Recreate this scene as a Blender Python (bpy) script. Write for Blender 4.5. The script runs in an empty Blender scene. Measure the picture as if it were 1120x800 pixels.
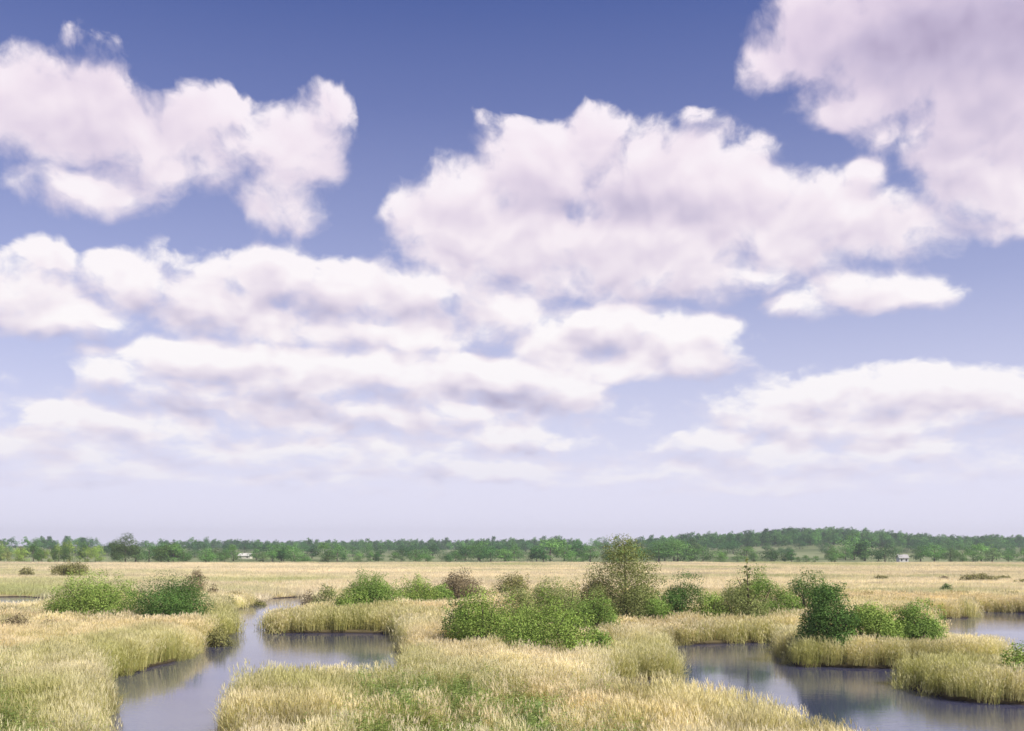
import bpy, math, random
import numpy as np
from mathutils import Vector, Matrix, Euler

R = math.radians
random.seed(7)
rng = np.random.default_rng(7)
scene = bpy.context.scene
C = scene.collection

# ------------------------------------------------------------------ camera
F, EYE, HOR = 1200.0, 8.0, 597.0          # focal length in photo pixels, eye height in m, row of the horizon
cam_data = bpy.data.cameras.new('camera')
cam = bpy.data.objects.new('camera', cam_data)
C.objects.link(cam)
cam.location = (0, 0, EYE)
cam.rotation_euler = (R(90), 0, 0)
cam_data.sensor_fit = 'HORIZONTAL'
cam_data.sensor_width = 36.0
cam_data.lens = 36.0 * F / 1120.0
cam_data.shift_y = (HOR - 400.0) / 1120.0
cam_data.clip_start = 0.5
cam_data.clip_end = 20000
scene.camera = cam

# ------------------------------------------------------------------ exposure
scene.view_settings.view_transform = 'Standard'
scene.view_settings.look = 'None'
scene.view_settings.exposure = 0.2
scene.view_settings.gamma = 1.0
scene.view_settings.use_curve_mapping = False
scene.render.engine = 'CYCLES'
scene.cycles.use_denoising = True
scene.cycles.max_bounces = 6
scene.cycles.diffuse_bounces = 3
scene.cycles.transparent_max_bounces = 8
scene.cycles.volume_bounces = 0

# ------------------------------------------------------------------ sun
SUN_AZ, SUN_EL = R(118), R(46)            # azimuth from the view direction towards the right
sun_dir = Vector((math.sin(SUN_AZ) * math.cos(SUN_EL), math.cos(SUN_AZ) * math.cos(SUN_EL), math.sin(SUN_EL)))
sun_data = bpy.data.lights.new('sun', 'SUN')
sun_data.energy = 5.0
sun_data.angle = R(0.5)
sun_data.color = (1.0, 0.93, 0.84)
sun = bpy.data.objects.new('sun', sun_data)
sun.rotation_euler = sun_dir.to_track_quat('Z', 'Y').to_euler()
C.objects.link(sun)

# ------------------------------------------------------------------ sky with cumulus clouds, by direction on the sky
SKY = 12.0                                 # sky units per radian: one unit is about 100 photo pixels


class NT:
    """small helper for building node trees"""
    def __init__(self, tree):
        self.t = tree
        self.n = tree.nodes
        self.l = tree.links

    def put(self, sock, v):
        if hasattr(v, 'is_output'):
            self.l.new(v, sock)
        elif v is not None:
            sock.default_value = v

    def math(self, op, a, b=None, c=None, clamp=False):
        n = self.n.new('ShaderNodeMath')
        n.operation = op
        n.use_clamp = clamp
        for i, v in enumerate((a, b, c)):
            if v is not None:
                self.put(n.inputs[i], v)
        return n.outputs[0]

    def vec(self, op, a, b=None, c=None, scale=None):
        n = self.n.new('ShaderNodeVectorMath')
        n.operation = op
        for i, v in enumerate((a, b, c)):
            if v is not None:
                self.put(n.inputs[i], v)
        if scale is not None:
            self.put(n.inputs['Scale'], scale)
        return n.outputs['Value'] if op in ('DOT_PRODUCT', 'LENGTH') else n.outputs[0]

    def mix(self, f, a, b, blend='MIX'):
        n = self.n.new('ShaderNodeMix')
        n.data_type = 'RGBA'
        n.blend_type = blend
        self.put(n.inputs[0], f)
        self.put(n.inputs[6], a)
        self.put(n.inputs[7], b)
        return n.outputs[2]

    def noise(self, vec, scale, detail=4, rough=0.55, dist=0.0, out=0, dim='3D'):
        n = self.n.new('ShaderNodeTexNoise')
        n.noise_dimensions = dim
        self.put(n.inputs['Vector'], vec)
        n.inputs['Scale'].default_value = scale
        n.inputs['Detail'].default_value = detail
        n.inputs['Roughness'].default_value = rough
        n.inputs['Distortion'].default_value = dist
        return n.outputs[out]

    def smooth(self, x, lo, hi):
        n = self.n.new('ShaderNodeMapRange')
        n.interpolation_type = 'SMOOTHSTEP'
        self.put(n.inputs[0], x)
        n.inputs[1].default_value = lo
        n.inputs[2].default_value = hi
        return n.outputs[0]

    def lin(self, x, lo, hi, a=0.0, b=1.0):
        n = self.n.new('ShaderNodeMapRange')
        self.put(n.inputs[0], x)
        n.inputs[1].default_value = lo
        n.inputs[2].default_value = hi
        n.inputs[3].default_value = a
        n.inputs[4].default_value = b
        return n.outputs[0]

    def ramp(self, x, stops):
        n = self.n.new('ShaderNodeValToRGB')
        self.put(n.inputs[0], x)
        e = n.color_ramp.elements
        while len(e) > 1:
            e.remove(e[-1])
        e[0].position, e[0].color = stops[0][0], (*stops[0][1], 1)
        for p, c in stops[1:]:
            k = e.new(p)
            k.color = (*c, 1)
        return n.outputs[0]


def sky_uv(px, py):
    x, z = (px - 560) / F, (HOR - py) / F
    return math.atan(x) * SKY, math.atan(z / math.hypot(1, x)) * SKY


# every cloud as a heap of billows: centre and radii on the sky (in hundredths of a unit), strength
BILLOWS = [
    # upper left cloud
    (15, 110, 95, 52, 1), (100, 130, 80, 55, 1), (45, 72, 55, 22, .6), (165, 165, 75, 50, .95), (105, 212, 80, 26, .75), (222, 150, 60, 48, .85),
    (240, 122, 40, 25, .6), (278, 162, 45, 32, .8), (325, 165, 55, 50, .9), (360, 122, 36, 30, .8), (312, 215, 48, 42, .8), (100, 48, 30, 14, .2),
    # great middle cloud
    (655, 158, 48, 44, 1.1), (590, 195, 85, 55, 1.1), (505, 225, 70, 50, 1), (468, 238, 46, 42, .9), (560, 265, 140, 55, 1.1),
    (720, 205, 120, 62, 1.15), (800, 225, 95, 58, 1.1), (715, 268, 190, 55, 1.15), (880, 245, 105, 52, 1.05), (965, 245, 80, 42, .9),
    (640, 302, 170, 36, .8), (770, 300, 130, 32, .8), (945, 202, 34, 24, .7), (560, 138, 30, 14, .3), (760, 134, 20, 14, .45), (845, 165, 22, 16, .5),
    # upper right cloud
    (900, 35, 75, 48, 1), (1000, 40, 120, 80, 1.15), (1100, 60, 110, 90, 1.2), (925, 118, 55, 26, .8), (835, 72, 38, 26, .6), (1060, 150, 85, 55, 1),
    (1095, 200, 70, 45, .95), (1035, 195, 42, 38, .8), (1115, 246, 50, 14, .6), (960, 152, 34, 16, .4),
    # left middle cloud
    (50, 282, 30, 24, .8), (25, 322, 62, 38, .95), (70, 348, 80, 22, .85), (150, 308, 75, 32, .9), (195, 285, 34, 18, .5), (305, 300, 90, 34, 1.1),
    (385, 322, 85, 38, 1.05), (230, 332, 95, 36, 1), (455, 325, 75, 34, .95), (530, 335, 65, 40, .85), (325, 358, 150, 26, .9), (450, 366, 110, 24, .8),
    # middle cloud under the great one
    (665, 358, 75, 30, 1.05), (735, 383, 88, 28, 1.05), (608, 380, 55, 24, .85), (690, 400, 120, 16, .8),
    # right small cloud
    (940, 322, 78, 26, 1), (1005, 322, 42, 20, .9), (885, 336, 50, 17, .7),
    # low left banks
    (240, 396, 150, 20, 1.1), (135, 408, 60, 14, .8), (340, 408, 120, 22, 1), (430, 408, 95, 22, 1), (545, 412, 125, 17, 1.05), (622, 430, 62, 18, .9),
    (230, 432, 140, 22, .7), (72, 455, 52, 18, .95), (150, 470, 130, 17, .65), (25, 487, 70, 17, .75), (345, 450, 170, 20, .7), (470, 452, 150, 18, .75),
    (570, 478, 100, 13, .65), (300, 492, 210, 15, .6), (545, 512, 85, 17, .75), (110, 510, 130, 12, .55), (265, 525, 70, 7, .5), (385, 527, 30, 8, .5), (440, 500, 160, 15, .55),
    # low right banks
    (905, 440, 95, 20, .9), (1005, 428, 115, 22, 1), (1095, 432, 80, 24, 1), (965, 460, 140, 16, .75), (850, 500, 120, 14, .65), (985, 488, 85, 14, .7),
    (850, 455, 85, 16, .8), (780, 482, 75, 12, .6), (760, 508, 65, 10, .55), (690, 520, 70, 7, .5), (1100, 508, 50, 10, .6), (900, 530, 130, 10, .45),
]
# the layered haze-white banks that join the low clouds
BANKS = [(330, 470, 300, 40, .3), (120, 490, 190, 30, .3), (420, 515, 230, 18, .25), (930, 470, 190, 38, .3), (850, 520, 210, 18, .25), (400, 425, 240, 26, .6), (480, 350, 170, 40, .6)]
# parts of the sky where the cloud is thick and its underside grey
GREY = [(1080, 5, 190, 95, .44), (650, 225, 120, 40, .16), (310, 340, 100, 18, .22), (560, 440, 90, 12, .22), (760, 235, 130, 22, .12), (330, 450, 190, 18, .2), (120, 110, 90, 50, .12), (1060, 175, 60, 50, .15)]

world = bpy.data.worlds.new('World')
scene.world = world
world.use_nodes = True
world.cycles.sampling_method = 'MANUAL'
world.cycles.sample_map_resolution = 512


def field_group():
    """how much cloud there is at one place of the sky"""
    g = bpy.data.node_groups.new('cloud_field', 'ShaderNodeTree')
    g.interface.new_socket('P', in_out='INPUT', socket_type='NodeSocketVector')
    g.interface.new_socket('Field', in_out='OUTPUT', socket_type='NodeSocketFloat')
    k = NT(g)
    P = g.nodes.new('NodeGroupInput').outputs[0]
    acc = None
    for (cx, cy, rx, ry, s) in BILLOWS + BANKS:
        u, v = sky_uv(cx, cy)
        rx, ry = rx * 1.02 / 100, ry * (1.04 if cy < 375 else 1.38) / 100
        q = k.vec('MULTIPLY_ADD', P, (1 / rx, 1 / ry, 0), (-u / rx, -v / ry, 0))
        r2 = k.vec('DOT_PRODUCT', q, q)
        b = k.math('MULTIPLY_ADD', r2, -s, s)
        acc = b if acc is None else k.math('SMOOTH_MAX', acc, b, 0.35)
    acc = k.math('MAXIMUM', acc, -1.2)
    o = g.nodes.new('NodeGroupOutput')
    k.l.new(acc, o.inputs[0])
    return g


def build_world():
    k = NT(world.node_tree)
    k.n.clear()
    tc = k.n.new('ShaderNodeTexCoord').outputs['Generated']
    d = k.vec('NORMALIZE', tc)
    sx = k.n.new('ShaderNodeSeparateXYZ')
    k.l.new(d, sx.inputs[0])
    az = k.math('MULTIPLY', k.math('ARCTAN2', sx.outputs[0], sx.outputs[1]), SKY)
    el = k.math('MULTIPLY', k.math('ARCSINE', sx.outputs[2]), SKY)
    comb = k.n.new('ShaderNodeCombineXYZ')
    k.l.new(az, comb.inputs[0])
    k.l.new(el, comb.inputs[1])
    P = comb.outputs[0]
    fg = field_group()

    # low clouds are far away, so their billows are small and flat
    def squeeze(p):
        s = k.n.new('ShaderNodeSeparateXYZ')
        k.l.new(p, s.inputs[0])
        v2 = k.math('MULTIPLY', k.math('LOGARITHM', k.math('MAXIMUM', k.math('ADD', s.outputs[1], 0.75), 0.2), math.e), 3.0)
        v2 = k.math('MULTIPLY_ADD', s.outputs[1], 0.45, v2)
        c = k.n.new('ShaderNodeCombineXYZ')
        k.l.new(s.outputs[0], c.inputs[0])
        k.l.new(v2, c.inputs[1])
        c.inputs[2].default_value = 3.7
        return c.outputs[0]

    def field(p, big=5.0):
        q = squeeze(p)
        warp = k.vec('SUBTRACT', k.noise(q, 1.15, 3, 0.55, out=1), (0.5, 0.5, 0.5))
        pw = k.vec('MULTIPLY_ADD', warp, (0.46, 0.34, 0), p)
        n = k.n.new('ShaderNodeGroup')
        n.node_tree = fg
        k.l.new(pw, n.inputs[0])
        q2 = k.vec('MULTIPLY_ADD', warp, (0.5, 0.5, 0.5), q)
        soft = k.noise(q2, 1.9, 1.9, 0.5)
        fine = k.noise(q2, 2.1, big, 0.55) if big else soft
        return (k.math('MULTIPLY_ADD', k.math('SUBTRACT', fine, 0.5), 2.2, n.outputs[0]),
                k.math('MULTIPLY_ADD', k.math('SUBTRACT', soft, 0.5), 1.9, n.outputs[0]), k.math('SUBTRACT', fine, soft))

    F0, G0, n0 = field(P, 6.5)
    F1, G1, n1 = field(k.vec('ADD', P, (0.05, 0.17, 0)), 0)

    # a loose cloud cover for the rest of the sky, out of the picture
    other = k.math('MULTIPLY_ADD', k.noise(d, 3.2, 4, 0.6), 6.0, -3.1)
    away = k.smooth(k.vec('LENGTH', k.vec('MULTIPLY', k.vec('SUBTRACT', P, (0, 2.6, 0)), (1 / 8.2, 1 / 5.4, 0))), 0.92, 1.15)
    FF = k.math('ADD', F0, k.math('MULTIPLY', away, k.math('ADD', other, 1.2)))

    rel = k.math('SUBTRACT', G0, G1)
    rel = k.math('MULTIPLY_ADD', n0, 0.55, rel)
    crisp = k.math('MULTIPLY_ADD', k.math('MAXIMUM', rel, 0.0), 1.0, 0.85)
    alpha = k.smooth(k.math('MULTIPLY', FF, crisp), -0.16, 0.72)
    thin = k.lin(el, 0.3, 1.1, 0.3, 1.0)
    alpha = k.math('MULTIPLY', alpha, thin)
    # relief: bright where the cloud thins towards the sun, grey where more cloud lies above
    low = k.lin(el, 1.0, 4.5, 1.6, 0.65)
    lit = k.math('MULTIPLY_ADD', k.math('MULTIPLY', rel, low), 0.50, k.lin(el, 1.0, 4.0, 0.84, 0.77))
    thick = k.math('MULTIPLY', k.smooth(FF, 0.35, 1.7), 0.16)
    lit = k.math('SUBTRACT', lit, thick)
    for (cx, cy, rx, ry, s) in GREY:
        u, v = sky_uv(cx, cy)
        q = k.vec('MULTIPLY', k.vec('SUBTRACT', P, (u, v, 0)), (100 / rx, 100 / ry, 0))
        lit = k.math('SUBTRACT', lit, k.math('MULTIPLY', k.math('SUBTRACT', 1.0, k.smooth(k.vec('LENGTH', q), 0.2, 1.5)), s))
    cloud = k.ramp(k.math('MAXIMUM', lit, 0.0), [(0.0, (0.40, 0.36, 0.52)), (0.3, (0.60, 0.555, 0.70)), (0.55, (0.79, 0.72, 0.82)), (0.8, (0.94, 0.875, 0.92)), (1.0, (1.0, 0.965, 0.98))])
    # clouds sink into the haze near the horizon
    haze_c = (0.716, 0.705, 0.84, 1)
    cloud = k.mix(k.lin(el, 0.3, 2.2, 0.34, 0.0), cloud, haze_c)

    # the higher clouds are tinged pink and lilac
    cloud = k.mix(k.lin(el, 2.2, 5.0), cloud, k.vec('MULTIPLY', cloud, (0.945, 0.89, 0.955)))

    sky = k.n.new('ShaderNodeTexSky')
    sky.sky_type = 'NISHITA'
    sky.sun_disc = False
    sky.sun_elevation = SUN_EL
    sky.sun_rotation = SUN_AZ
    sky.air_density = 1.0
    sky.dust_density = 0.6
    sky.ozone_density = 1.6
    STR = 0.0871                             # the exposure is raised by 0.2, so the sky comes down by as much
    base = k.vec('MULTIPLY', sky.outputs[0], SKY_TINT)
    hz = k.ramp(k.lin(el, 0.0, 6.5), [(t, (f,) * 3) for t, f in ((0, .97), (.1, .93), (.24, .66), (.42, .36), (.53, .25), (.7, .11), (.86, .03), (1, 0))])
    base = k.mix(hz, base, tuple(c * 11.6 for c in haze_c[:3]) + (1,))
    cl = k.vec('SCALE', cloud, scale=10.0)
    col = k.mix(alpha, base, cl)
    # below the horizon: the ground's own dull green-brown
    below = k.smooth(el, -0.25, -0.02)
    col = k.mix(below, (0.9, 0.8, 0.5, 1), col)
    bg = k.n.new('ShaderNodeBackground')
    k.l.new(col, bg.inputs[0])
    bg.inputs[1].default_value = STR
    out = k.n.new('ShaderNodeOutputWorld')
    k.l.new(bg.outputs[0], out.inputs[0])


SKY_TINT = (0.50, 0.565, 1.05)
build_world()


# ------------------------------------------------------------------ helpers
def ground_pt(px, py, z=0.0):
    """the spot on the marsh seen at a photo pixel"""
    y = F * (EYE - z) / (py - HOR)
    return ((px - 560) / F * y, y)


def tag(o, label=None, cat=None, group=None, kind=None):
    if label:
        o['label'] = label
    if cat:
        o['category'] = cat
    if group:
        o['group'] = group
    if kind:
        o['kind'] = kind
    return o


def empty(name, loc, rz=0.0, scale=1.0):
    o = bpy.data.objects.new(name, None)
    o.empty_display_size = 0.3
    o.location = loc
    o.rotation_euler = (0, 0, rz)
    o.scale = (scale,) * 3 if not hasattr(scale, '__len__') else scale
    C.objects.link(o)
    return o


def mesh_from(name, verts, faces, cols=None, smooth=False):
    """verts (n,3); faces (m,k) array or list; cols (n,3) colour per vertex"""
    me = bpy.data.meshes.new(name)
    verts = np.asarray(verts, dtype=np.float32)
    if isinstance(faces, np.ndarray):
        m, kk = faces.shape
        me.vertices.add(len(verts))
        me.vertices.foreach_set('co', verts.ravel())
        me.loops.add(m * kk)
        me.loops.foreach_set('vertex_index', faces.astype(np.int32).ravel())
        me.polygons.add(m)
        me.polygons.foreach_set('loop_start', np.arange(0, m * kk, kk, dtype=np.int32))
        me.update(calc_edges=True)
    else:
        me.from_pydata([tuple(map(float, v)) for v in verts], [], faces)
    if cols is not None:
        at = me.attributes.new('tone', 'FLOAT_COLOR', 'POINT')
        c4 = np.ones((len(verts), 4), np.float32)
        c4[:, :3] = cols
        at.data.foreach_set('color', c4.ravel())
    if smooth:
        me.shade_smooth()
    return me


def link(name, me, mat=None, parent=None):
    o = bpy.data.objects.new(name, me)
    if mat is not None and not me.materials:
        me.materials.append(mat)
    C.objects.link(o)
    if parent is not None:
        o.parent = parent
    return o


def new_mat(name):
    m = bpy.data.materials.new(name)
    m.use_nodes = True
    m.node_tree.nodes.clear()
    return m, NT(m.node_tree)


def leafy_mat(name, transl=0.3, jitter=0.25, instancer=False):
    """matt thin leaves: colour from the mesh, varied from plant to plant"""
    m, k = new_mat(name)
    a = k.n.new('ShaderNodeAttribute')
    a.attribute_name = 'tone'
    col = a.outputs['Color']
    inf = k.n.new('ShaderNodeObjectInfo')
    if instancer:
        b = k.n.new('ShaderNodeAttribute')
        b.attribute_type = 'INSTANCER'
        b.attribute_name = 'hue'
        col = k.mix(1.0, col, b.outputs['Color'], 'MULTIPLY')
    else:
        col = k.mix(1.0, col, inf.outputs['Color'], 'MULTIPLY')
    v = k.lin(inf.outputs['Random'], 0, 1, 1 - jitter, 1 + jitter)
    col = k.vec('SCALE', col, scale=v)
    d = k.n.new('ShaderNodeBsdfDiffuse')
    k.l.new(col, d.inputs[0])
    t = k.n.new('ShaderNodeBsdfTranslucent')
    k.l.new(k.vec('MULTIPLY', col, (1.1, 1.12, 0.75)), t.inputs[0])
    mx = k.n.new('ShaderNodeMixShader')
    mx.inputs[0].default_value = transl
    k.l.new(d.outputs[0], mx.inputs[1])
    k.l.new(t.outputs[0], mx.inputs[2])
    o = k.n.new('ShaderNodeOutputMaterial')
    k.l.new(mx.outputs[0], o.inputs[0])
    return m


def plain_mat(name, col, rough=0.8, noise_scale=3.0, amount=0.25, coord='Object'):
    m, k = new_mat(name)
    tc = k.n.new('ShaderNodeTexCoord').outputs[coord]
    n = k.noise(tc, noise_scale, 5, 0.6)
    c = k.vec('SCALE', col, scale=k.lin(n, 0.25, 0.75, 1 - amount, 1 + amount))
    p = k.n.new('ShaderNodeBsdfPrincipled')
    k.l.new(c, p.inputs['Base Color'])
    p.inputs['Roughness'].default_value = rough
    o = k.n.new('ShaderNodeOutputMaterial')
    k.l.new(p.outputs[0], o.inputs[0])
    return m


# smooth value noise on the plane, for planting
def vnoise(x, y, s, seed=0):
    x, y = np.asarray(x) / s, np.asarray(y) / s
    xi, yi = np.floor(x).astype(np.int64), np.floor(y).astype(np.int64)
    fx, fy = x - xi, y - yi
    fx, fy = fx * fx * (3 - 2 * fx), fy * fy * (3 - 2 * fy)

    def h(a, b):
        v = (a * 374761393 + b * 668265263 + seed * 974711) & 0x7FFFFFFF
        v = ((v ^ (v >> 13)) * 1274126177) & 0x7FFFFFFF
        return ((v ^ (v >> 16)) & 0xFFFF) / 65535.0
    return (h(xi, yi) * (1 - fx) + h(xi + 1, yi) * fx) * (1 - fy) + (h(xi, yi + 1) * (1 - fx) + h(xi + 1, yi + 1) * fx) * fy


def fnoise(x, y, s, seed=0):
    return 0.55 * vnoise(x, y, s, seed) + 0.3 * vnoise(x, y, s / 2.3, seed + 1) + 0.15 * vnoise(x, y, s / 5.1, seed + 2)


# ------------------------------------------------------------------ ground and water
CHANNEL = [(104, 960), (109, 850), (111, 800), (113, 770), (117, 743), (158, 735), (197, 723), (222, 706), (254, 697), (250, 682), (246, 671), (262, 665), (280, 661), (297, 655),
           (329, 653), (342, 660), (346, 672), (330, 683), (292, 686), (286, 690), (300, 693), (430, 693), (442, 703), (450, 735), (436, 760), (380, 768), (300, 770), (268, 771), (257, 778), (252, 800), (252, 850), (242, 960)]
STRIP = [(-160, 654), (30, 653), (62, 656), (64, 664), (40, 674), (-160, 682)]
LAGOON = [(640, 768), (668, 747), (700, 745), (733, 743), (740, 736), (728, 722), (712, 708), (760, 705), (850, 703), (848, 714), (858, 723), (866, 730), (985, 732), (1078, 731), (1098, 726),
          (1096, 719), (1045, 716), (1026, 700), (1012, 682), (1006, 676.5), (1061, 676), (1068, 669), (1130, 671), (1330, 674), (1330, 742), (1120, 743), (1062, 750), (1003, 747), (986, 746),
          (990, 753), (1010, 760), (1035, 766), (1070, 769), (1130, 772), (1330, 780), (1330, 940), (1060, 940), (1010, 880), (960, 852), (890, 832), (840, 821), (790, 806), (741, 797), (690, 787)]
DITCH = [(985, 657), (1040, 654), (1049, 656), (1040, 658), (990, 659)]
POLYS = [np.array([ground_pt(*p) for p in poly]) for poly in (CHANNEL, STRIP, LAGOON)]


def water_sd(x, y):
    """signed distance to the water's edge: positive on land"""
    x, y = np.asarray(x, float), np.asarray(y, float)
    best = np.full(x.shape, 1e9)
    wig = 0.55 * (fnoise(x, y, 4.0, 40) - 0.5) * 2
    for P in POLYS:
        inside = np.zeros(x.shape, bool)
        dd = np.full(x.shape, 1e9)
        for a, b in zip(P, np.roll(P, -1, 0)):
            ex, ey = b - a
            t = np.clip(((x - a[0]) * ex + (y - a[1]) * ey) / (ex * ex + ey * ey + 1e-9), 0, 1)
            dd = np.minimum(dd, np.hypot(x - a[0] - t * ex, y - a[1] - t * ey))
            c = (a[1] > y) != (b[1] > y)
            xin = a[0] + (y - a[1]) * ex / (ey if abs(ey) > 1e-9 else 1e-9)
            inside ^= c & (x < xin)
        best = np.minimum(best, np.where(inside, -dd, dd))
    return best + wig


def hill(x, y):
    """the land rises slowly beyond the marsh, most in the wooded hill on the right"""
    r = np.clip((y - 560) / 700, 0, 1)
    r = r * r * (3 - 2 * r)
    ux = x / np.maximum(y, 1) * F + 560
    h = 2.5 + 12.5 * np.exp(-((ux - 900) / 100) ** 2) + 4 * np.exp(-((ux - 720) / 120) ** 2) + 3.5 * np.exp(-((ux - 40) / 160) ** 2) + 4 * np.exp(-((ux - 1110) / 90) ** 2)
    return r * h


def ground_z(x, y):
    sd = water_sd(x, y)
    t = np.clip((sd + 0.35) / 0.7, 0, 1)
    t = t * t * (3 - 2 * t)
    return -0.7 + t * 0.95 + 0.12 * (fnoise(x, y, 9, 3) - 0.5) * t + hill(x, y)


def grid_axis(stops):
    out = []
    for a, b, s in stops:
        out.append(np.arange(a, b, s))
    return np.concatenate(out)


ys = grid_axis([(-400, 20, 35), (20, 34, 2), (34, 125, 0.5), (125, 200, 1.0), (200, 480, 5), (480, 1500, 20), (1500, 9000, 250)])
xs = grid_axis([(-7000, -900, 300), (-900, -140, 20), (-140, -75, 2.5), (-75, 75, 0.6), (75, 140, 2.5), (140, 900, 20), (900, 7000, 300)])
GX, GY = np.meshgrid(xs, ys)
GZ = ground_z(GX.ravel(), GY.ravel())
nx, ny = len(xs), len(ys)
idx = np.arange(nx * ny).reshape(ny, nx)
gf = np.stack([idx[:-1, :-1], idx[:-1, 1:], idx[1:, 1:], idx[1:, :-1]], -1).reshape(-1, 4)
me = mesh_from('marsh_ground', np.stack([GX.ravel(), GY.ravel(), GZ], 1), gf, smooth=True)
m, k = new_mat('marsh_soil')
geo = k.n.new('ShaderNodeNewGeometry').outputs['Position']
n1 = k.noise(geo, 0.02, 5, 0.6)
n2 = k.noise(geo, 0.35, 6, 0.65)
straw = k.mix(k.smooth(n1, 0.4, 0.62), (0.50, 0.40, 0.24, 1), (0.42, 0.37, 0.18, 1))
straw = k.mix(k.smooth(n2, 0.42, 0.66), straw, (0.33, 0.27, 0.14, 1))
sx = k.n.new('ShaderNodeSeparateXYZ')
k.l.new(geo, sx.inputs[0])
near = k.smooth(sx.outputs[1], 120, 190)
c = k.mix(near, (0.115, 0.095, 0.045, 1), straw)
mud = k.smooth(sx.outputs[2], 0.02, 0.2)
c = k.mix(mud, (0.035, 0.027, 0.018, 1), c)
# the pastures beyond the marsh are green
past = k.noise(geo, 0.006, 3, 0.5)
pc = k.mix(k.smooth(past, 0.42, 0.58), (0.12, 0.155, 0.06, 1), (0.22, 0.25, 0.12, 1))
c = k.mix(k.smooth(sx.outputs[1], 470, 520), c, pc)
p = k.n.new('ShaderNodeBsdfPrincipled')
k.l.new(c, p.inputs['Base Color'])
p.inputs['Roughness'].default_value = 0.95
p.inputs['Specular IOR Level'].default_value = 0.1
bm_ = k.n.new('ShaderNodeBump')
bm_.inputs['Strength'].default_value = 0.5
bm_.inputs['Distance'].default_value = 0.2
k.l.new(n2, bm_.inputs['Height'])
k.l.new(bm_.outputs[0], p.inputs['Normal'])
o = k.n.new('ShaderNodeOutputMaterial')
k.l.new(p.outputs[0], o.inputs[0])
tag(link('marsh_ground', me, m), 'flat marsh land of straw and mud with green pastures rising beyond', kind='structure')

wme = mesh_from('water', [(-160, 20, 0), (160, 20, 0), (160, 200, 0), (-160, 200, 0)], [(0, 1, 2, 3)])
m, k = new_mat('marsh_water')
geo = k.n.new('ShaderNodeNewGeometry').outputs['Position']
st = k.vec('MULTIPLY', geo, (0.7, 2.0, 1.0))
w1 = k.noise(st, 1.5, 3, 0.5)
w2 = k.noise(st, 5.0, 2, 0.5)
patch = k.smooth(k.noise(geo, 0.07, 3, 0.5), 0.36, 0.62)
wv = k.math('MULTIPLY', k.math('MULTIPLY_ADD', w2, 0.35, w1), k.lin(patch, 0, 1, 0.3, 1.0))
bp = k.n.new('ShaderNodeBump')
bp.inputs['Strength'].default_value = 1.0
bp.inputs['Distance'].default_value = 0.0065
k.l.new(wv, bp.inputs['Height'])
p = k.n.new('ShaderNodeBsdfPrincipled')
p.inputs['Base Color'].default_value = (0.06, 0.065, 0.12, 1)
k.l.new(k.lin(patch, 0, 1, 0.03, 0.09), p.inputs['Roughness'])
p.inputs['IOR'].default_value = 2.6
p.inputs['Specular Tint'].default_value = (0.93, 0.93, 1.0, 1)
k.l.new(bp.outputs[0], p.inputs['Normal'])
o = k.n.new('ShaderNodeOutputMaterial')
k.l.new(p.outputs[0], o.inputs[0])
tag(link('water', wme, m), 'still lavender blue marsh water reflecting the sky', kind='structure')


# ------------------------------------------------------------------ bushes and trees
crown_mat = leafy_mat('bush_leaves', 0.22, 0.0)
bark_mat = plain_mat('bark', (0.11, 0.085, 0.06), 0.9, 2.0, 0.3)


def tube(path, radii, sides=6):
    path = np.asarray(path, float)
    v, f = [], []
    for i, (p, r) in enumerate(zip(path, radii)):
        d = path[min(i + 1, len(path) - 1)] - path[max(i - 1, 0)]
        q = Vector(d).to_track_quat('Z', 'Y')
        for s in range(sides):
            a = 2 * math.pi * s / sides
            v.append(np.array(p) + np.array(q @ Vector((r * math.cos(a), r * math.sin(a), 0))))
    for i in range(len(path) - 1):
        for s in range(sides):
            a, b = i * sides + s, i * sides + (s + 1) % sides
            f.append((a, b, b + sides, a + sides))
    return np.array(v), np.array(f)


def leaves(pos, nrm, size, cols, aspect=0.55):
    """many small pointed leaves as one mesh array: diamonds facing roughly along nrm"""
    n = len(pos)
    nrm = nrm + rng.normal(0, 0.38, (n, 3))
    nrm /= np.linalg.norm(nrm, axis=1, keepdims=True) + 1e-9
    t = rng.normal(0, 1, (n, 3))
    t -= (t * nrm).sum(1, keepdims=True) * nrm
    t /= np.linalg.norm(t, axis=1, keepdims=True) + 1e-9
    b = np.cross(nrm, t)
    L = size * rng.uniform(0.7, 1.35, (n, 1))
    W = L * aspect
    v = np.stack([pos - t * L * .5, pos - b * W * .5 + nrm * L * .06, pos + t * L * .5, pos + b * W * .5 + nrm * L * .06], 1).reshape(-1, 3)
    f = np.arange(4 * n).reshape(n, 4)
    return v, f, np.repeat(cols, 4, 0)


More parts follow.
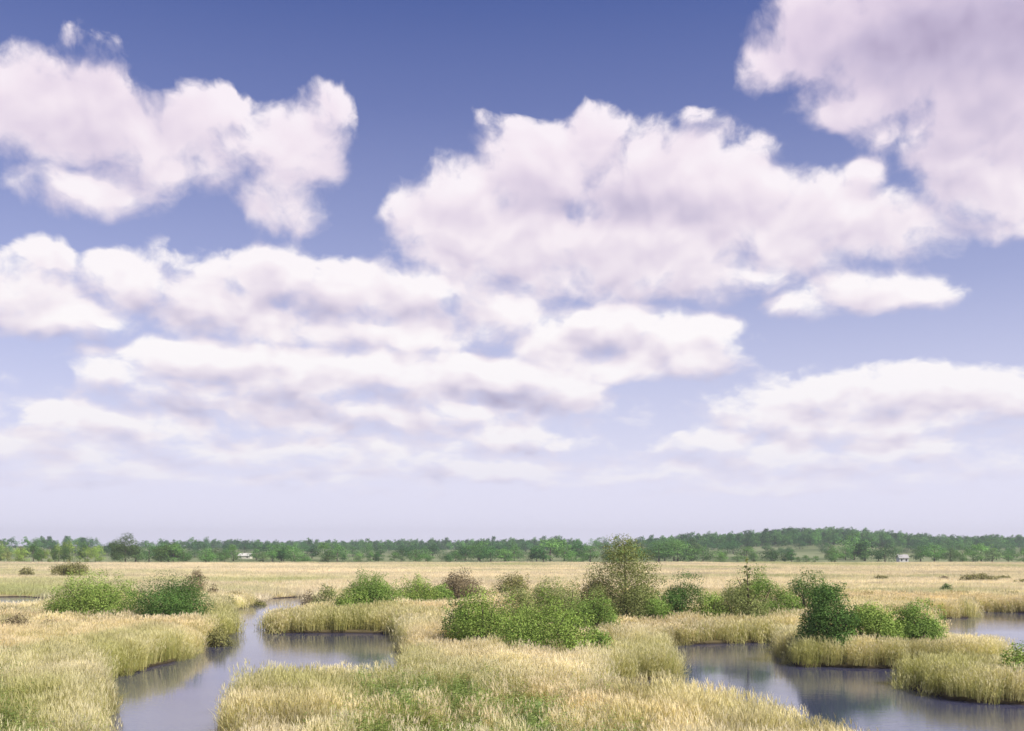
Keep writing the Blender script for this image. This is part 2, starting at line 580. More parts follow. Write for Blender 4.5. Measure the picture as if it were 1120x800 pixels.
def lobes_for(w, h, n, lift=0.0, seed=0):
    """foliage heaps that fill one crown of width w and height h"""
    r = np.random.default_rng(seed)
    out = []
    dep = min(w, max(h * 1.6, w * .6)) * .5
    ph = r.uniform(0, 6.28, 3)
    for i in range(n):
        a, q = r.uniform(0, 2 * math.pi), math.sqrt(r.random())
        if i < 2:
            a, q = math.pi * i, 0.9
        t, d = q * math.cos(a), q * math.sin(a)
        top = h * (0.5 + 0.5 * math.sqrt(max(0, 1 - q * q))) * (0.88 + 0.12 * math.sin(3 * t + ph[0]) * math.cos(2.5 * d + ph[1]))
        if i == 2:
            t, d, top = r.uniform(-.3, .3), 0, h
        rr = min(w * 0.5, h * .9) * r.uniform(0.26, 0.40)
        zlo = lift * h + rr * 0.55
        z = max(top - rr * 0.9, zlo) if i % 2 == 0 else r.uniform(zlo, max(top - rr, zlo + 0.01))
        out.append((t * max(w * .5 - rr, 0), d * max(dep - rr, 0), z, rr * r.uniform(.95, 1.3), rr * r.uniform(.95, 1.25), rr * r.uniform(.75, 1.0), r.uniform(0.62, 1.4)))
    for i in range(n // 2):                    # shoots that stand out of the outline
        q = math.sqrt(r.random())
        a = r.uniform(0, 6.28)
        t, d = q * math.cos(a), q * math.sin(a)
        rr = min(w * .5, h) * r.uniform(0.09, 0.17)
        z = h * (0.5 + 0.52 * math.sqrt(max(0, 1 - q * q))) * r.uniform(.7, 1.04) - rr * .5
        out.append((t * w * .47, d * dep * .9, max(z, lift * h + rr), rr * 1.1, rr, rr * r.uniform(.8, 1.5), r.uniform(0.85, 1.35)))
    return out


def crown_arrays(lobes, n, size, dark, light, loose=0.12, tips=True):
    vol = np.array([l[3] * l[4] + l[3] * l[5] for l in lobes])
    cnt = rng.multinomial(n, vol / vol.sum())
    P, N, K = [], [], []
    for l, c in zip(lobes, cnt):
        d = rng.normal(0, 1, (c, 3))
        d /= np.linalg.norm(d, axis=1, keepdims=True)
        under = (d[:, 2] < -0.15) & (rng.random(c) < 0.5)      # few leaves hang on the underside of a heap
        d = d[~under]
        c = len(d)
        # ragged surface: some directions stick out, some fall back
        bump = 0.82 + 0.36 * fnoise(d[:, 0] * 3 + l[0] * 2, d[:, 1] * 3 + d[:, 2] * 4 + l[2] * 2, 1.0, 50)
        rad = np.where(rng.random(c) < 0.72, rng.uniform(0.82, 1.05, c), rng.uniform(0.35, 0.85, c)) * bump
        rad = np.where(rng.random(c) < loose, rad * rng.uniform(1.0, 1.35, c), rad)
        p = np.array(l[:3])[None] + d * rad[:, None] * np.array(l[3:6])[None]
        P.append(p)
        N.append(d * 0.9 + np.array([0, 0, 0.5])[None])
        u = np.clip(rng.normal(0.5, 0.2, c), 0, 1)[:, None]
        col = (np.array(dark)[None] * (1 - u) + np.array(light)[None] * u) * l[6]
        K.append(col)
    P, N, K = np.concatenate(P), np.concatenate(N), np.concatenate(K)
    ok = P[:, 2] > 0.05
    return leaves(P[ok], N[ok], size, K[ok])


def stems_arrays(w, h, n, r0, seed):
    r = np.random.default_rng(seed)
    V, Fc, m = [], [], 0
    for i in range(n):
        a = r.uniform(0, 2 * math.pi)
        sp = r.uniform(0.1, 0.42) * w
        hh = h * r.uniform(0.55, 0.85)
        t = np.linspace(0, 1, 6)
        path = np.stack([math.cos(a) * (0.15 + sp * t ** 1.4) + r.normal(0, .05, 6), math.sin(a) * 0.8 * (0.15 + sp * t ** 1.4) + r.normal(0, .05, 6), -0.15 + hh * t], 1)
        v, f = tube(path, r0 * (1.05 - 0.85 * t))
        V.append(v)
        Fc.append(f + m)
        m += len(v)
    return np.concatenate(V), np.concatenate(Fc)


BRIGHT = ((0.11, 0.205, 0.035), (0.43, 0.55, 0.14))
MID = ((0.095, 0.185, 0.035), (0.34, 0.475, 0.12))
DARK = ((0.042, 0.105, 0.026), (0.18, 0.30, 0.078))
SAGE = ((0.17, 0.215, 0.075), (0.39, 0.43, 0.155))
BROWN = ((0.17, 0.14, 0.08), (0.34, 0.28, 0.17))
LOVAT = ((0.14, 0.165, 0.05), (0.34, 0.38, 0.135))
OLIV = ((0.15, 0.155, 0.055), (0.33, 0.32, 0.12))
bush_no = 0
FOOT = []                                  # ground taken by each bush


def bush(label, cx, wpx, top, base, tone, name='willow_bush', cat='bush', group='bushes on the marsh', lobes=None, dens=1.0, leaf=None, loose=0.12):
    global bush_no
    bush_no += 1
    x, y = ground_pt(cx, base)
    s = y / F
    w, h = 1.14 * wpx * s, (base - top) * s
    z = float(ground_z(np.array([x]), np.array([y]))[0])
    root = empty(name, (x, y, z), rng.uniform(-.25, .25))
    tag(root, label, cat, group)
    leaf = leaf or max(0.13, 1.5 * y / F)
    nl = lobes or max(38, int(22 * w / max(h, 1.0)))
    lb = lobes_for(w, h, min(nl, 60), seed=bush_no * 13)
    area = sum(4 * l[3] * l[5] + 4 * l[3] * l[4] for l in lb)
    n = int(min(60000, max(400, dens * area / (leaf * leaf) * 0.85)))
    FOOT.append((x, y, w * .46, min(w, max(h * 1.6, w * .6)) * .46))
    v, f, c = crown_arrays(lb, n, leaf, *tone, loose=loose)
    link('crown', mesh_from('crown', v, f, c), crown_mat, root)
    sv, sf = stems_arrays(w, h, 5 if w < 4 else 9, 0.05 + 0.008 * h, bush_no)
    link('stems', mesh_from('stems', sv, sf, smooth=True), bark_mat, root)
    return root


for args in [
    ('bright green rounded bush, left half of the pair by the left channel', 102, 94, 627, 688, BRIGHT),
    ('dark green rounded bush, right half of the pair by the left channel', 187, 86, 628, 690, DARK),
    ('small brownish bush behind the dark rounded bush on the left', 213, 28, 622, 668, BROWN),
    ('tiny brown shrub between the paired bushes and the far channel bend', 233, 13, 640, 662, BROWN),
    ('low olive shrub at the water end of the left reed bank', 240, 30, 674, 707, OLIV),
    ('small brown bush at the left end of the clump behind the channel', 339, 24, 638, 674, BROWN),
    ('low yellow green bush in the clump behind the channel', 360, 36, 642, 680, SAGE),
    ('largest rounded green bush of the clump behind the channel', 406, 66, 627, 681, MID),
    ('wide low bright green bush at the right of the clump behind the channel', 455, 54, 632, 673, BRIGHT),
    ('reddish brown bare looking bush behind the big middle thicket', 505, 54, 626, 668, BROWN),
    ('brown olive bush behind the big middle thicket, next to the reddish one', 562, 46, 627, 665, OLIV),
    ('dark fronted green bush at the left end of the big middle thicket', 528, 88, 644, 724, BRIGHT),
    ('broad bright green bush at the front of the big middle thicket', 594, 104, 655, 731, BRIGHT),
    ('dark low bush at the left tip of the big middle thicket', 505, 46, 658, 720, DARK),
    ('bright bush between the pale sage bush and the tall thin tree', 645, 62, 652, 708, MID),
    ('low green bush between the tall thin tree and the compact dark one', 718, 38, 652, 694, MID),
    ('bright low bush in front of the largest one in the clump behind the channel', 386, 44, 646, 683, BRIGHT),
    ('small green bush at the right tip of the clump behind the channel', 482, 34, 640, 671, MID),
    ('green bush between the taller light one and the dull olive one behind the lagoon', 856, 40, 642, 690, MID),
    ('low green shrub joining the dark and the bright bush of the spit', 930, 30, 676, 724, MID),
    ('low green shrub at the right foot of the big middle thicket', 652, 40, 690, 722, MID),
    ('pale sage bush at the back of the big middle thicket', 618, 96, 632, 700, SAGE),
    ('pale green bush filling the top of the big middle thicket', 562, 60, 642, 706, SAGE),
    ('brownish green bush left of the tall thin tree', 652, 50, 630, 692, OLIV),
    ('grey green bush at the foot of the tall thin tree', 694, 58, 638, 693, SAGE),
    ('compact dark green bush standing alone right of the tall thin tree', 744, 54, 626, 692, DARK),
    ('low bright green bush between the dark bush and the paler tall one', 776, 40, 650, 694, BRIGHT),
    ('light green spreading bush behind the right lagoon', 806, 64, 640, 693, SAGE),
    ('taller light green bush under the thin sapling', 826, 56, 621, 690, MID),
    ('dull dark olive bush at the right end of the row behind the lagoon', 886, 58, 626, 686, DARK),
    ('dense dark green bush at the left end of the spit', 906, 64, 640, 725, DARK, 'willow_bush', 'bush', 'bushes on the marsh', 60, 1.5),
    ('bright green bush in the middle of the spit', 957, 66, 660, 723, BRIGHT, 'willow_bush', 'bush', 'bushes on the marsh', 60, 1.3),
    ('bright green bush at the right end of the spit', 1000, 64, 660, 722, MID, 'willow_bush', 'bush', 'bushes on the marsh', 60, 1.3),
    ('deep green bush cut off by the right edge of the picture', 1120, 52, 705, 764, BRIGHT),
]:
    bush(*args)

for args in [
    ('small dark scrub at the far left edge of the pale meadow', 29, 16, 621, 634, OLIV),
    ('wide olive scrub in the pale meadow at the left', 75, 40, 614, 634, OLIV),
    ('dark tuft of scrub on the far bank of the left channel', 282, 20, 650, 662, OLIV),
    ('dark tuft of scrub left of the far channel bend', 248, 16, 654, 669, OLIV),
    ('low reddish scrub in the reeds at the left edge', 18, 34, 674, 706, BROWN),
    ('low brown scrub in the reeds near the left edge', 54, 28, 679, 708, BROWN),
    ('tiny dark scrub nearest the dull olive bush in the right meadow', 963, 17, 630, 637, OLIV),
    ('square dark scrub standing in the right meadow', 1035, 13, 640, 652, DARK),
    ('wide dark scrub farthest back in the right meadow', 1071, 40, 627, 639, OLIV),
    ('small round scrub right of the wide one in the right meadow', 1098, 15, 630, 637, OLIV),
    ('long low scrub at the right edge of the meadow', 1132, 46, 633, 641, OLIV),
    ('faint brown scrub left of the wide one in the right meadow', 1032, 12, 631, 637, BROWN),
    ('low dark scrub strip behind the bright bushes of the spit', 958, 30, 649, 661, OLIV),
    ('long low dark scrub above the far reed point', 1018, 46, 651, 663, OLIV),
]:
    bush(*args, name='scrub', cat='scrub', group='scrub in the meadow')


def airy_tree(label, cx, wpx, top, base, tone, name, cat, dens, lean=0.0):
    """open pointed tree: a trunk with short rising boughs and thin sprays of leaves"""
    x, y = ground_pt(cx, base)
    s = y / F
    w, h = wpx * s, (base - top) * s
    root = empty(name, (x, y, float(ground_z(np.array([x]), np.array([y]))[0])), 0.3)
    tag(root, label, cat)
    t = np.linspace(0, 1, 9)
    path = np.stack([0.12 * np.sin(t * 5) + lean * t * h, 0.1 * np.cos(t * 4) - 0.1, -0.2 + h * 0.96 * t], 1)
    V, Fc = tube(path, 0.018 * h * (1.05 - 0.95 * t), 7)
    m = len(V)
    V, Fc = [V], [Fc]
    lb = []
    nb = int(16 + dens * 14)
    for i in range(nb):
        q = 0.16 + 0.8 * i / nb
        a = i * 2.4
        reach = w * 0.5 * (1.12 - q) ** 0.75 * rng.uniform(0.6, 1.1)
        p0 = np.array([np.interp(q, t, path[:, 0]), np.interp(q, t, path[:, 1]), np.interp(q, t, path[:, 2])])
        u = np.linspace(0, 1, 5)[:, None]
        p = p0 + np.array([[math.cos(a) * reach, math.sin(a) * reach, 0]]) * u + np.array([[0, 0, reach * 0.55]]) * u ** 1.5
        v, f = tube(p, 0.05 * (1 - 0.8 * u[:, 0]) * (1.2 - q), 5)
        V.append(v)
        Fc.append(f + m)
        m += len(v)
        for e in (0.5, 0.8, 1.0):
            c = p0 + np.array([math.cos(a) * reach, math.sin(a) * reach, 0]) * e + np.array([0, 0, reach * 0.55 * e ** 1.5])
            r = 0.17 * w * rng.uniform(0.5, 0.95) * (1.25 - 0.7 * q)
            lb.append((*c, r, r, r * 0.75, rng.uniform(0.75, 1.25)))
    lb.append((path[-1][0], path[-1][1], h * 0.95, 0.10 * w, 0.10 * w, 0.05 * h, 1.0))
    v, f, c = crown_arrays(lb, int(7000 * dens), 0.15, *tone, loose=0.35)
    link('crown', mesh_from('crown', v, f, c), crown_mat, root)
    link('trunk', mesh_from('trunk', np.concatenate(V), np.concatenate(Fc), smooth=True), bark_mat, root)


airy_tree('tall thin pointed olive tree rising above all the bushes', 682, 90, 586, 692, LOVAT, 'pointed_tree', 'tree', 2.6, 0.01)
airy_tree('thin olive sapling poking above the taller light green bush', 817, 18, 612, 694, SAGE, 'sapling', 'tree', 0.3)


# ------------------------------------------------------------------ reeds
def blade(x, y, h, w, lean, ang, bend, segs, col0, col1, z0=0.0, tip=0.15):
    """one tapering strip: returns verts, quads, colours"""
    t = np.linspace(0, 1, segs + 1)
    off = lean * t + bend * t * t
    cx = x + math.cos(ang) * off
    cy = y + math.sin(ang) * off
    cz = z0 + h * t * (1 - 0.12 * abs(bend) * t)
    ww = w * (1 - (1 - tip) * t) * 0.5
    fa = ang + rng.uniform(-1.2, 1.2) + math.pi / 2
    dx, dy = math.cos(fa) * ww, math.sin(fa) * ww
    v = np.empty((2 * (segs + 1), 3))
    v[0::2] = np.stack([cx - dx, cy - dy, cz], 1)
    v[1::2] = np.stack([cx + dx, cy + dy, cz], 1)
    f = np.array([[2 * i, 2 * i + 1, 2 * i + 3, 2 * i + 2] for i in range(segs)])
    c = np.asarray(col0)[None] * (1 - t[:, None]) + np.asarray(col1)[None] * t[:, None]
    return v, f, np.repeat(c, 2, 0)


class Acc:
    def __init__(self):
        self.v, self.f, self.c, self.n = [], [], [], 0

    def add(self, vfc):
        v, f, c = vfc
        self.v.append(v)
        self.f.append(f + self.n)
        self.c.append(c)
        self.n += len(v)

    def mesh(self, name):
        return mesh_from(name, np.concatenate(self.v), np.concatenate(self.f), np.concatenate(self.c))


GOLD, PALE, BUFF, GREEN, OLIVE = (0.66, 0.56, 0.29), (0.80, 0.72, 0.49), (0.72, 0.62, 0.46), (0.32, 0.35, 0.13), (0.48, 0.43, 0.20)


def lerp(a, b, t):
    return tuple(x + (y - x) * t for x, y in zip(a, b))


def reed_clump(radius, n, h, w, green):
    a = Acc()
    for i in range(n):
        r = radius * math.sqrt(rng.random())
        th = rng.uniform(0, 2 * math.pi)
        x, y = r * math.cos(th), r * math.sin(th)
        hh = h * rng.uniform(0.55, 1.1)
        ang = rng.normal(0.4, 0.9)
        g = rng.random() < green
        base = lerp(OLIVE, GREEN, rng.random()) if g else lerp(OLIVE, GOLD, rng.random())
        top = lerp(GREEN, GOLD, rng.random() * 0.5) if g else lerp(GOLD, PALE, rng.random())
        lean = rng.uniform(0, 0.13) * h
        a.add(blade(x, y, hh, w, lean, ang, 0.08 * h, 2, base, top))
        for j in range(2 if n > 30 else 1):
            zt = rng.uniform(0.25, 0.75)
            an2 = rng.uniform(0, 2 * math.pi)
            lc = lerp(base, top, zt)
            a.add(blade(x + math.cos(ang) * lean * zt, y + math.sin(ang) * lean * zt, hh * rng.uniform(0.15, 0.32), w * 1.2, 0.1, an2, 0.3 * min(h, 1.6) * rng.uniform(.5, 1), 2, lc, lerp(lc, top, 0.6), z0=hh * zt, tip=0.05))
        if not g and rng.random() < 0.75:
            ex, ey = x + math.cos(ang) * (lean + 0.08 * h), y + math.sin(ang) * (lean + 0.08 * h)
            for q in range(2):
                a.add(blade(ex - math.cos(ang) * 0.03, ey - math.sin(ang) * 0.03, 0.13 * h, w * 1.7, 0.02, ang + q * 1.5, 0.07, 2, lerp(BUFF, PALE, .4), BUFF, z0=hh * 0.93, tip=0.3))
    return a


def grass_clump(radius, n, h, w):
    a = Acc()
    for i in range(n):
        r = radius * math.sqrt(rng.random())
        th = rng.uniform(0, 2 * math.pi)
        hh = h * rng.uniform(0.55, 1.1)
        a.add(blade(r * math.cos(th), r * math.sin(th), hh, w, rng.uniform(0, .3) * h, rng.normal(0.4, 1.2), 0.2 * h, 2, lerp((0.64, 0.54, 0.33), PALE, rng.random()), np.array(lerp((0.80, 0.71, 0.52), BUFF, rng.random()))))
    return a


def herb_clump(radius, n, h, w):
    """leafy upright stems, like nettle or willowherb"""
    a = Acc()
    for i in range(n):
        r = radius * math.sqrt(rng.random())
        th = rng.uniform(0, 2 * math.pi)
        x, y = r * math.cos(th), r * math.sin(th)
        hh = h * rng.uniform(0.6, 1.1)
        c0 = np.array(lerp((0.16, 0.25, 0.06), (0.38, 0.48, 0.15), rng.random()))
        a.add(blade(x, y, hh, 0.02, 0.05, th, 0.05, 1, c0 * 0.8, c0))
        for j in range(8):
            zt = rng.uniform(0.2, 1.0)
            a.add(blade(x, y, 0.02, w * (1.2 - 0.5 * zt), 0.03, rng.uniform(0, 6.28), 0.16 * (1.3 - 0.6 * zt), 2, c0, c0 * rng.uniform(.9, 1.4), z0=hh * zt, tip=0.2))
    return a


plant_mat = leafy_mat('reed_blades', 0.38, 0.16, instancer=True)


def kind_collection(name, accs):
    col = bpy.data.collections.new(name)
    for i, a in enumerate(accs):
        me = a.mesh(name)
        me.materials.append(plant_mat)
        col.objects.link(bpy.data.objects.new(name, me))
    return col


REEDS = kind_collection('reed_clump', [reed_clump(0.6, 74, 1.75, 0.02, g) for g in (0.12, 0.2, 0.3, 0.45, 0.25)])
FARREEDS = kind_collection('far_reed_clump', [reed_clump(0.9, 60, 1.75, 0.036, g) for g in (0.1, 0.25, 0.4, 0.2)])
MEADOW = kind_collection('meadow_clump', [grass_clump(1.9, 70, 0.9, 0.09) for _ in range(4)])
SHORT = kind_collection('short_grass_clump', [grass_clump(0.6, 60, 0.8, 0.025) for _ in range(3)])
HERBS = kind_collection('herb_clump', [herb_clump(0.5, 20, 1.55, 0.12) for _ in range(4)])


def scatter(name, label, cat, col, pts, scale, hue):
    """one stuff object: a clump of plants on every point"""
    n = len(pts)
    me = bpy.data.meshes.new(name)
    me.vertices.add(n)
    me.vertices.foreach_set('co', np.asarray(pts, np.float32).ravel())
    for nm, ty, key, arr in (('spin', 'FLOAT_VECTOR', 'vector', np.stack([rng.normal(0, .1, n), rng.normal(0, .1, n), rng.uniform(-.9, .9, n)], 1)),
                             ('size', 'FLOAT_VECTOR', 'vector', np.asarray(scale)), ('hue', 'FLOAT_COLOR', 'color', np.concatenate([hue, np.ones((n, 1))], 1))):
        at = me.attributes.new(nm, ty, 'POINT')
        at.data.foreach_set(key, np.asarray(arr, np.float32).ravel())
    at = me.attributes.new('pick', 'INT', 'POINT')
    at.data.foreach_set('value', rng.integers(0, len(col.objects), n).astype(np.int32))
    o = link(name, me)
    g = bpy.data.node_groups.new(name, 'GeometryNodeTree')
    g.interface.new_socket('Geometry', in_out='INPUT', socket_type='NodeSocketGeometry')
    g.interface.new_socket('Geometry', in_out='OUTPUT', socket_type='NodeSocketGeometry')
    gi, go = g.nodes.new('NodeGroupInput'), g.nodes.new('NodeGroupOutput')
    ci = g.nodes.new('GeometryNodeCollectionInfo')
    ci.inputs['Collection'].default_value = col
    ci.inputs['Separate Children'].default_value = True
    ci.inputs['Reset Children'].default_value = True
    ip = g.nodes.new('GeometryNodeInstanceOnPoints')
    ip.inputs['Pick Instance'].default_value = True

    def named(nm, ty):
        q = g.nodes.new('GeometryNodeInputNamedAttribute')
        q.data_type = ty
        q.inputs[0].default_value = nm
        return q.outputs['Attribute']
    g.links.new(gi.outputs[0], ip.inputs['Points'])
    g.links.new(ci.outputs[0], ip.inputs['Instance'])
    g.links.new(named('pick', 'INT'), ip.inputs['Instance Index'])
    g.links.new(named('spin', 'FLOAT_VECTOR'), ip.inputs['Rotation'])
    g.links.new(named('size', 'FLOAT_VECTOR'), ip.inputs['Scale'])
    g.links.new(ip.outputs[0], go.inputs[0])
    md = o.modifiers.new('planting', 'NODES')
    md.node_group = g
    tag(o, label, cat, kind='stuff')
    return o


def to_px(x, y, z=0.0):
    return 560 + F * x / y, HOR + F * (EYE - z) / y


def blob_mask(px, py, spots):
    """soft patches given where they stand on the marsh"""
    m = np.zeros(np.shape(px))
    for (cx, cy, rx, ry, s) in spots:
        m = np.maximum(m, s * np.clip(1.25 - np.hypot((px - cx) / rx, (py - cy) / ry), 0, 1))
    return np.clip(m, 0, 1)


def candidates(y0, y1, per_m2, margin=0.56):
    n = int(per_m2 * (y1 - y0) * (y1 + y0) * margin)
    y = np.sqrt(rng.uniform(y0 * y0, y1 * y1, n))
    x = rng.uniform(-1, 1, n) * margin * y
    return x, y


# short turf where the photograph shows open grassy ground between the reeds, and where leafy green stands
LOWGRASS = [(640, 726, 150, 22, 1), (560, 716, 90, 16, 1), (470, 668, 70, 10, .9), (690, 692, 50, 12, .7), (600, 700, 90, 14, .8), (190, 690, 70, 14, .5), (70, 690, 60, 14, .6), (350, 668, 40, 6, .4)]
GREENPATCH = [(470, 850, 105, 85, 1.2), (560, 880, 120, 75, 1.2), (415, 800, 50, 40, .8), (525, 800, 70, 32, .9), (625, 890, 90, 70, 1.2), (550, 832, 90, 48, 1.1), (-10, 850, 50, 100, 1), (40, 900, 50, 70, .8), (330, 900, 60, 60, .5), (90, 860, 30, 40, .4), (650, 800, 40, 18, .35)]
REEDGREEN = [(120, 740, 60, 20, .6), (1040, 750, 90, 25, .9), (885, 726, 30, 14, .7), (380, 690, 90, 8, .75), (700, 735, 60, 20, .7), (820, 700, 60, 10, .5), (240, 692, 20, 14, 1), (480, 770, 100, 30, .5), (60, 745, 70, 30, .4), (25, 815, 75, 60, .8), (330, 790, 60, 30, .5), (160, 722, 60, 14, .6)]


def plant_reeds():
    px_edge = 0.52
    # --- near and middle reeds
    x1, y1 = candidates(33, 88, 5.2)
    x2, y2 = candidates(88, 150, 2.6)
    for far, (x, y) in ((False, (x1, y1)), (True, (x2, y2))):
        sd = water_sd(x, y)
        keep = (sd > 0.38) | ((sd > -0.3) & (rng.random(len(x)) < 0.16))
        for (bx, by, ba, bb) in FOOT:
            keep &= ((x - bx) / ba) ** 2 + ((y - by) / bb) ** 2 > 1
        x, y, sd = x[keep], y[keep], sd[keep]
        px, py = to_px(x, y)
        low = blob_mask(px, py, LOWGRASS)
        herb = blob_mask(px, py, GREENPATCH) * (0.25 + 1.25 * fnoise(x, y, 3.0, 9))
        herb = np.clip(herb * 1.6, 0, 0.88)
        u = rng.random(len(x))
        edge = np.exp(-sd / 1.6)
        is_herb = (u < herb) & (not far)
        is_low = (~is_herb) & (rng.random(len(x)) < low * (1 - 0.6 * edge))
        is_reed = ~(is_herb | is_low)
        z = ground_z(x, y) - 0.03
        pts = np.stack([x, y, z], 1)
        nz = fnoise(x, y, 7.0, 21)
        nz2 = fnoise(x, y, 22.0, 25)
        grn = np.clip(blob_mask(px, py, REEDGREEN) + 0.9 * np.clip(nz - 0.5, 0, 1) * 2 + 0.22 * edge, 0, 1)
        tall = (0.62 + 0.5 * nz + 0.35 * (nz2 - .5)) * np.where((px > 846) & (py > 700), 0.84, 1.0)
        mixn = np.clip((fnoise(x, y, 11, 33) - 0.35) * 3, 0, 1)[:, None]
        hue_d = (np.array([0.97, 0.94, 0.86])[None] * mixn + np.array([1.02, 1.05, 1.05])[None] * (1 - mixn)) * (0.86 + 0.72 * fnoise(x, y, 4, 31)[:, None])
        tuft = (fnoise(x, y, 2.6, 61) > 0.66)[:, None]
        hue_d = np.where(tuft, hue_d * np.array([0.62, 0.62, 0.5])[None], hue_d)
        hue_g = np.array([0.80, 0.88, 0.58])[None]
        hue = hue_d * (1 - grn[:, None]) + hue_g * grn[:, None]
        yield far, pts, (is_reed, is_low, is_herb), tall, hue, (x, y, px, py, sd)


def banks(px, py, x):
    """which bank a place belongs to"""
    b = np.full(len(px), 4)
    b[(px < 262) & (py > 655) & (px < 250)] = 0
    b[(px > 262) & (px < 436) & (py < 694)] = 1
    b[(py > 708) & (px > 846)] = 2
    b[(px > 975) & (py > 738)] = 3
    left = (px < 200) & (py > 690)
    b[left] = 0
    return b


BANK_LABEL = {0: 'golden reeds on the bank left of the winding channel', 1: 'green edged reeds on the low tongue of land inside the channel', 2: 'reeds on the narrow spit carrying two round green bushes',
              3: 'greenish reeds on the spit entering at the lower right', 4: 'tall golden reeds filling the middle bank down to the bottom edge'}

herb_all, low_all, reed_all = [], [], {}
for far, pts, (ir, il, ih), tall, hue, (x, y, px, py, sd) in plant_reeds():
    b = banks(px, py, x)
    for q in range(5):
        s = ir & (b == q)
        if s.sum():
            reed_all.setdefault(q, []).append((far, pts[s], tall[s], hue[s]))
    low_all.append((pts[il], tall[il], hue[il]))
    if ih.any():
        herb_all.append((pts[ih], tall[ih], hue[ih]))


def sizes(t, w=1.0):
    j = rng.uniform(0.9, 1.1, len(t))
    return np.stack([w * j, w * j, t * rng.uniform(0.78, 1.2, len(t))], 1)


for q, parts in reed_all.items():
    for far in (False, True):
        sel = [p for p in parts if p[0] == far]
        if not sel:
            continue
        P, T, H = (np.concatenate([p[i] for p in sel]) for i in (1, 2, 3))
        scatter('reed_bed', BANK_LABEL[q] + (', its farther part' if far and len({p[0] for p in parts}) > 1 else ''), 'reeds', FARREEDS if far else REEDS, P, sizes(T), H)
P, T, H = (np.concatenate([p[i] for p in low_all]) for i in range(3))
scatter('rough_grass', 'short dry grass around the bushes of the middle bank', 'grass', SHORT, P, sizes(T), H)
P, T, H = (np.concatenate([p[i] for p in herb_all]) for i in range(3))
scatter('leafy_herbs', 'leafy green herbs growing among the nearest reeds', 'herbs', HERBS, P, sizes(T * rng.uniform(.75, 1.3, len(T))), (np.array([1.25, 1.05, 1.0])[None] + np.array([-.45, -.15, .1])[None] * fnoise(P[:, 0], P[:, 1], 2.2, 93)[:, None]) * rng.uniform(.65, 1.3, (len(P), 1)))

# --- the wide dry meadow behind
x, y = candidates(150, 470, 0.42, 0.53)
keep = water_sd(x, y) > 0.4
for (bx, by, ba, bb) in FOOT:
    keep &= ((x - bx) / ba) ** 2 + ((y - by) / bb) ** 2 > 1
x, y = x[keep], y[keep]
px, py = to_px(x, y)
gr = np.clip(blob_mask(px, py, [(20, 648, 130, 10, .9), (260, 650, 60, 6, .5), (1050, 655, 90, 6, .6), (950, 652, 70, 5, .4)]) + np.clip(fnoise(x, y, 60, 5) - 0.5, 0, 1) * 2.2 + np.clip(fnoise(x / 5, y, 10, 91) - 0.6, 0, 1) * 2.0, 0, 1)[:, None]
hue = np.array([1.03, 1.04, 1.06])[None] * (0.90 + 0.5 * fnoise(x / 3, y, 22, 6)[:, None]) * np.where(fnoise(x / 4, y, 9, 66) > 0.66, 0.8, 1.0)[:, None] * (1 - gr) + np.array([0.72, 0.86, 0.55])[None] * gr
tl = 0.55 + 0.7 * fnoise(x, y, 18, 8)
scatter('reed_meadow', 'wide pale meadow of dry reeds stretching to the far trees', 'reeds', MEADOW, np.stack([x, y, ground_z(x, y) - 0.03], 1), sizes(tl), hue)


# ------------------------------------------------------------------ the far line of trees
def far_tree_mesh(seed, w, h, tone, mat, n=2600, leaf=0.42):
    lb = lobes_for(w, h, 15, lift=0.05, seed=seed)
    v, f, c = crown_arrays(lb, n, leaf, *tone)
    crown = mesh_from('crown', v, f, c)
    crown.materials.append(mat)
    t = np.linspace(0, 1, 5)
    V, Fc = tube(np.stack([0.1 * np.sin(t * 4), 0 * t, -0.3 + h * 0.7 * t], 1), 0.028 * h * (1.1 - 0.8 * t), 6)
    trunk = mesh_from('trunk', V, Fc, smooth=True)
    trunk.materials.append(bark_mat)
    return crown, trunk


FT = [far_tree_mesh(100 + i, w, 9.0, t, crown_mat) for i, (w, t) in enumerate([(9.0, MID), (11.5, MID), (7.0, DARK), (10.0, BRIGHT), (13.0, DARK), (8.0, SAGE)])]


FT.append(far_tree_mesh(140, 12.0, 9.0, DARK, crown_mat, 9000, 0.36))


def far_tree(label, px, dist, hpx, wscale, kind, tint, group='trees of the far treeline'):
    x = (px - 560) / F * dist
    z = float(hill(np.array([x]), np.array([float(dist)]))[0]) + 0.1
    sc = hpx * dist / F / 9.0
    root = empty('treeline_tree', (x, dist, z), rng.uniform(0, 6.28), (sc * wscale, sc * wscale, sc))
    tag(root, label, 'tree', group)
    for nm, me in zip(('crown', 'trunk'), FT[kind]):
        o = bpy.data.objects.new(nm, me)
        o.parent = root
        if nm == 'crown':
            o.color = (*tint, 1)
        C.objects.link(o)


